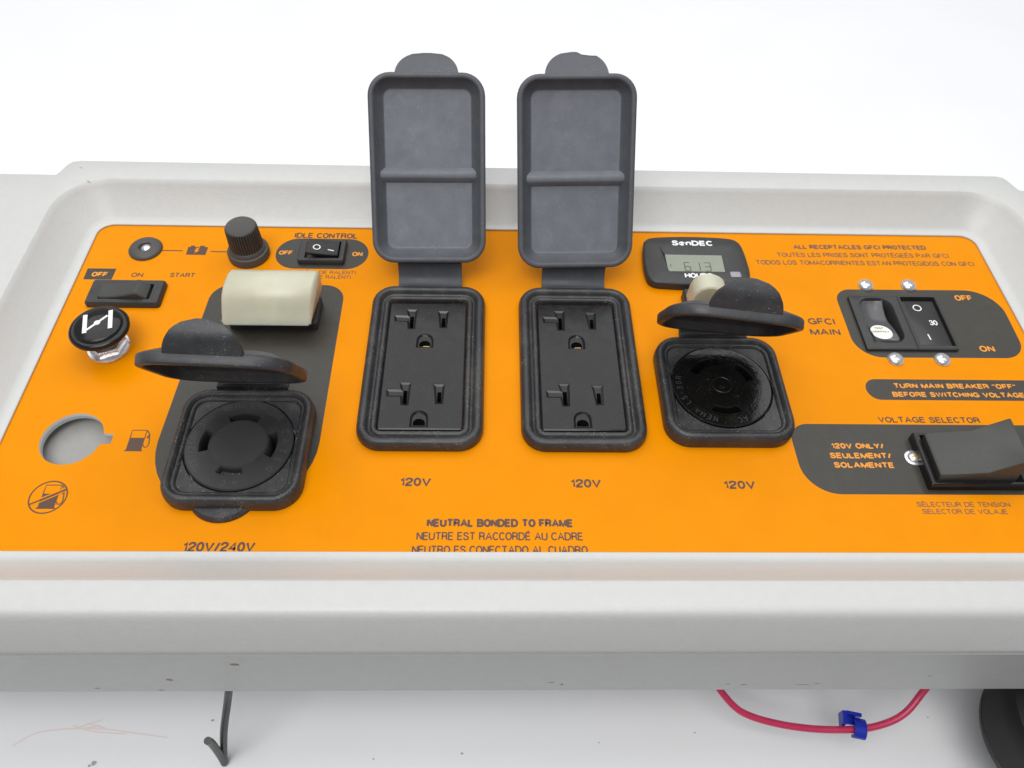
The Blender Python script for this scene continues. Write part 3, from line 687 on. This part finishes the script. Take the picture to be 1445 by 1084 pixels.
obj('symbol_o', bm, 'white', ids, smooth=False)
bm = B(); ribbon(bm, [(-84.9,74.3),(-81.8,73.9)], 0.55, 0)
for v in bm.verts: v.co.z = pl[1]-0.1+pl[2]*(v.co.x-pl[0])
obj('symbol_i', bm, 'white', ids, smooth=False)

# translucent boots over the breaker levers
bm = B(); rrprof(bm, -102.5, 36.5, 19, 8.2, 1.5, [(0,0.1),(0,4.2),(0.8,5)])
b1 = obj('breaker_base', bm, 'matte', ROOT, 'black two pole breaker under the long translucent boot')
for x in (-113.5, -92.5):
    bm = B(); rrprof(bm, x, 33, 5.5, 5.0, 1, [(0,5),(0,12)]); obj('lever', bm, 'matte', b1)
bm = B()
prof = [(23.8,8.0),(24.9,7.9),(40,9.2),(44.2,9.6),(45.2,11),(45.2,18.2),(44.4,20.0),(42.0,20.9),(38,20.7),(34.5,19.9),(31.8,18.5),(29.9,16.6),(28.0,13.9),(25.8,10.8),(24.0,8.6)]
extrude_x(bm, prof, -122.2, -84.6, 1.1, shear=0.12); obj('silicone_boot', bm, 'boot', b1, angle=55)
bm = B(); rrprof(bm, 86.5, 43, 9, 8.5, 1.5, [(0,0.1),(0,4.2),(0.8,5)])
b2 = obj('breaker_base', bm, 'matte', ROOT, 'black single breaker hidden behind the right round outlet lid')
bm = B(); prof = [(78.3,5.0),(93.6,5.0),(93.8,13.0),(92.4,15.6),(90.0,17.6),(86.8,19.0),(83.8,19.0),(81.2,17.8),(79.4,15.6),(78.6,12.6)]
extrude_y(bm, prof, 38, 47.0, 0.6); obj('silicone_boot', bm, 'boot', b2, angle=32)

# ------------------------------------------------------------------ hour meter
bm = B()
def meter_outline(d=0):
    P = [(63.6,83.0),(62.4,76.0),(61.9,66.0),(62.5,59.5),(64.3,56.6),(68,55.2),(82,54.4),(98,54.8),(106.5,56.0),(109.6,58.4),(110.9,63.0),(111.0,71.0),(110.4,79.5),(108.9,83.6),(105.6,85.7),(98,86.6),(85,87.0),(72,86.4),(66,85.3)]
    P = [tuple(q[:2]) for q in smooth_path([(x,y,0) for x,y in P]+[(63.6,83.0,0)], 3)][:-1]
    return inset(P, d)
lcd_out = [(73.0,60.9+1.8),(101.0,62.7),(103.4,79.0),(70.4,79.3)]
lcd_in = [(73.2,63.4),(99.6,63.4),(99.8,75.0),(73.0,75.2)]
mo = meter_outline(1.2)
L_ = plate(bm, mo, [lcd_out], 4.4)
a = ring(bm, [(x,y,3.9) for x,y in meter_outline(0.35)]); bridge(bm, L_[0], a)
b = ring(bm, [(x,y,3.0) for x,y in meter_outline(0)]); bridge(bm, a, b)
c_ = ring(bm, [(x,y,0.05) for x,y in meter_outline(0.3)]); bridge(bm, b, c_)
d_ = ring(bm, [(x,y,2.9) for x,y in lcd_in]); bridge(bm, L_[1], d_)
hm = obj('hour_meter', bm, 'matte', ROOT, 'black hour meter with a small grey display reading 613', angle=40)
bm = B(); flat(bm, [(72.6,62.9),(100.2,62.9),(100.4,75.6),(72.5,75.6)], 2.92); obj('display', bm, 'lcd', hm, smooth=False)
bm = B()
def seg(x, y, w, h, on):
    t = 0.42; m_ = h/2
    S = dict(a=((x,y+h),(x+w,y+h)), g=((x,y+m_),(x+w,y+m_)), d=((x,y),(x+w,y)), f=((x,y+m_),(x,y+h)), b=((x+w,y+m_),(x+w,y+h)), e=((x,y),(x,y+m_)), c=((x+w,y),(x+w,y+m_)))
    for i, k in enumerate(on): ribbon(bm, S[k], t, 2.96+0.004*i)
seg(81.2, 64.6, 2.6, 5.4, 'acdefg'); seg(85.9, 64.6, 2.4, 5.4, 'bc'); seg(90.7, 64.6, 2.6, 5.4, 'abcdg'); seg(74.7, 65.4, 0.0, 3.4, 'f')
obj('digits', bm, 'lcdseg', hm, smooth=False)
bm = B(); rrprof(bm, 103.4, 60.6, 2.4, 1.7, 0.6, [(0,4.4),(0,4.9),(0.5,5.2)], n=3); obj('reset_button', bm, 'greybt', hm)
text('SenDEC', 76.7, 96.4, 79.9, 3.5, 4.46, 'white', hm, bold=0.030)
text('HOURS', 79.8, 92.8, 58.4, 3.2, 4.46, 'white', hm, bold=0.022)

# ------------------------------------------------------------------ main breaker with test button
bm = B(); wl = rr(165.6, 36.6, 7.6, 13.4, 5.5, n=6); rw = rr(186.0, 36.2, 8.0, 14.6, 0.3, n=1)
L_ = plate(bm, rr(174.7, 35.5, 19.9, 15.5, 0.4, n=2), [wl, rw], 1.5)
a = ring(bm, rr(174.7, 35.5, 20.3, 15.9, 0.6, 1.2, n=2)); bridge(bm, L_[0], a); b = ring(bm, rr(174.7, 35.5, 20.3, 15.9, 0.6, 0.05, n=2)); bridge(bm, a, b)
well(bm, L_[1], wl, 1.5, [(0.5,0.8),(0.8,-5)]); well(bm, L_[2], rw, 1.5, [(0,-3)])
mb = obj('main_breaker', bm, 'matte', ROOT, 'black main breaker module with a 30 rocker and cream test sticker', angle=40)
bm = B(); extrude_x(bm, [(48.9,-4.5),(48.6,0.9),(45.5,-0.6),(41,-1.4),(37,-1.1),(33,0.3),(29,1.5),(24.6,2.2),(23.9,1.6),(24,-4.5)][::-1], 158.6, 169.4, 0.5)
tbn = obj('test_button', bm, 'lever', mb, angle=50)
bm = B(); n_ = 28; vs = []
for x, y in circ(163.2, 29.2, 4.7, n_):
    t = (33.5-y)/9; vs.append(bm.verts.new((x, y, 0.72+ (2.35-0.3)*min(1,max(0,(34.2-y)/10))*0.78)))
bm.faces.new(vs)
obj('test_sticker', bm, 'disc', mb, smooth=False)
zf = lambda y: 0.72+2.05*min(1,max(0,(34.2-y)/10))*0.78+0.05
def ytext(s, x0, x1, y, cap):
    o = text(s, x0, x1, y, cap, 0, 'faded', mb); me = o.data; og = ORIG[o.name]
    for v in me.vertices: v.co.z = (zf((v.co.y+og.y)/K)+0.02)*K-og.z
ytext('TEST', 160.9, 165.0, 31.2, 1.2); ytext('MONTHLY', 159.4, 167.0, 28.9, 1.2)
bm = B(); rrprof(bm, 185.7, 35.3, 7.2, 13.4, 0.4, [(0,-3),(0,0.8),(0.4,1.1)], n=2); obj('rocker', bm, 'matte', mb)
bm = B(); ribbon(bm, [(184.3+1.75*math.cos(t), 44.3+1.7*math.sin(t)) for t in [2*math.pi*k/24 for k in range(24)]], 0.5, 1.15, closed=True); obj('symbol_o', bm, 'white', mb, smooth=False)
text('30', 186.9, 190.5, 33.9, 3.0, 1.15, 'white', mb)
bm = B(); ribbon(bm, [(184.2,25.4),(183.9,28.6)], 0.6, 1.15); obj('symbol_i', bm, 'white', mb, smooth=False)
bm = B(); rrprof(bm, 176.9, 35.5, 0.25, 15.4, 0.1, [(0,1.4),(0,1.75)], n=1); obj('divider', bm, 'gloss', mb)

def screw(x, y, r, washer, label=None):
    bm = B(); h = r*0.66; n = 28
    lathe(bm, x, y, [(r,0.1),(r,0.35),(r*0.93,h*0.45),(r*0.72,h*0.78),(r*0.42,h*0.96),(r*0.15,h)], n)
    o = obj('dome_screw', bm, 'steel', ROOT, label, angle=60)
    bm = B(); P = []
    w, l = r*(0.13 if washer else 0.09), r*(0.5 if washer else 0.34)
    P = [(x-w,y-l),(x+w,y-l),(x+w,y-w),(x+l,y-w),(x+l,y+w),(x+w,y+w),(x+w,y+l),(x-w,y+l),(x-w,y+w),(x-l,y+w),(x-l,y-w),(x-w,y-w)]
    c, s = math.cos(0.4), math.sin(0.4); P = [(x+(a-x)*c-(b-y)*s, y+(a-x)*s+(b-y)*c) for a, b in P]
    prism(bm, P, h*0.6, h*1.02); d = obj('cross_recess', bm, 'brass' if washer else 'bracket', o)
    if washer:
        bm = B(); lathe(bm, x, y, [(r*1.35,0.05),(r*1.35,0.3),(r*1.1,0.5)], n); obj('washer', bm, 'steel', o, angle=40)
    return o, d
s0, d0 = screw(165.2, 59.0, 3.6, False)
for dx, dy in ((20.2,0.2),(0.2,-44.3),(20.6,-44.3)):
    s1 = again(s0, dx, dy, ROOT); d1 = d0.copy(); COL.objects.link(d1); d1.parent = s1; ORIG[d1.name] = ORIG[d0.name]+Vector((dx*K,dy*K,0)); d1.location = d0.location

# ------------------------------------------------------------------ voltage selector
bm = B(); P3 = rr(177, -37.2, 16.9, 10.6, 0.3, n=1)
L_ = plate(bm, rr(177, -37.2, 18.7, 11.5, 0.4, n=2), [P3], 4.0)
a = ring(bm, rr(177, -37.2, 19.1, 11.9, 0.6, 3.6, n=2)); bridge(bm, L_[0], a); b = ring(bm, rr(177, -37.2, 19.1, 11.9, 0.6, 0.05, n=2)); bridge(bm, a, b)
well(bm, L_[1], P3, 4, [(0.3,3.4),(1.2,1.0)])
vs_ = obj('voltage_selector', bm, 'gloss', ROOT, 'large black rocker switch with its right half raised', angle=40)
bm = B(); extrude_y(bm, [(161.6,1.0),(192,1.0),(189.3,17.2),(188.7,17.5),(178.0,9.0),(161.6,7.2),(160.8,6.4)], -46.7, -27.6, 0.35)
obj('rocker', bm, 'rockm', vs_, angle=45)
o, _ = screw(156.9, -34.9, 2.5, True)
o.name = 'cross_head_screw'; o['label'] = 'small washer head screw touching the voltage selector'
ORIG[o.name] = ORIG.get('dome_screw.004', Vector())

# ------------------------------------------------------------------ loose wires and housing below
bm = B(); tube(bm, [(-100,-85,-22),(-103,-97,-33),(-105.9,-105.3,-46.7),(-110,-108.8,-62.1),(-115.4,-114.6,-81.7),(-119.4,-119.2,-100),(-120.8,-121.4,-108.0),(-120.6,-121.2,-105),(-119.6,-120.4,-93),(-118.3,-120.2,-79),(-117.6,-120.9,-71.4)], 1.5)
o = obj('black_wire', bm, 'wire'); o['label'] = 'black hooked wire end hanging below the front edge at left'; o['category'] = 'wire'
bm = B(); tube(bm, [(70,-80,-40),(77,-91,-60),(84.8,-98.8,-72.7),(92.8,-106.8,-78.5),(100.2,-110.4,-81.0),(111.9,-113.1,-82.6),(123.7,-114.6,-83.4),(135.4,-115.2,-83.4),(147.2,-114.9,-82.8),(157.4,-112.9,-80.9),(164.7,-109.4,-78.0),(171.1,-103.2,-73.1),(178,-95,-62),(184,-85,-45)], 1.45)
o = obj('red_wire', bm, 'red'); o['label'] = 'thin red wire looping below the front edge at right'; o['category'] = 'wire'
tc_ = thing('wire_clip', 'small blue plastic clip fastened on the red wire', 'wire clip', (143,-114,-86))
bm = B(); L_ = []
W2 = Matrix.Rotation(math.radians(-12), 3, 'Z')
def cl(p): q = W2 @ Vector(p); return (144.6+q.x, -114.4+q.y, -82.6+q.z)
# curved strap over the wire
secs = []
for k in range(11):
    a = math.radians(-70+200*k/10); secs.append([cl((x, r_*math.cos(a+math.pi/2)*1.25-0.6, r_*math.sin(a+math.pi/2))) for x, r_ in ((-2.4,2.3),(2.4,2.3),(2.4,3.3),(-2.4,3.3))])
loft(bm, secs); obj('clip_strap', bm, 'blue', tc_, angle=50)
bm = B()
def bx(bm, x0,x1,y0,y1,z0,z1):
    loft(bm, [[cl(p) for p in ((x0,y0,z),(x1,y0,z),(x1,y1,z),(x0,y1,z))] for z in (z0,z1)])
bx(bm,-7.2,-5.6,-0.6,4.6,-2,3.2); bx(bm,-5.6,0.6,3.6,4.9,-2,3.0); bx(bm,-5.6,-0.4,0.8,3.5,-2,-1.2)
obj('clip_body', bm, 'blue', tc_)
cn = thing('black_canister', 'black round canister with a thin seam under the panel at lower right', 'canister', (224,-121,-81))
bm = B(); lathe(bm, 224, -121, [(26,-81),(29.5,-80.4),(31.0,-78.6),(31.3,-76.4),(30.9,-75.9)], 64); obj('lower_shell', bm, 'can', cn, angle=40)
bm = B(); lathe(bm, 224, -121, [(30.9,-75.8),(31.5,-75.2),(32,-60),(31.8,-53.5),(30.6,-51),(27,-50)], 64); obj('upper_shell', bm, 'can', cn, angle=40)
bm = B(); loft(bm, [circ(224,-121,31.0,64,-76.15), circ(224,-121,31.5,64,-75.85), circ(224,-121,31.0,64,-75.6)], False, False); obj('seam', bm, 'matte', cn, angle=80)
bm = B(); rrprof(bm, 224, -100, 12, 4, 1, [(0,-52),(0,4)]); obj('mounting_bracket', bm, 'can', cn)
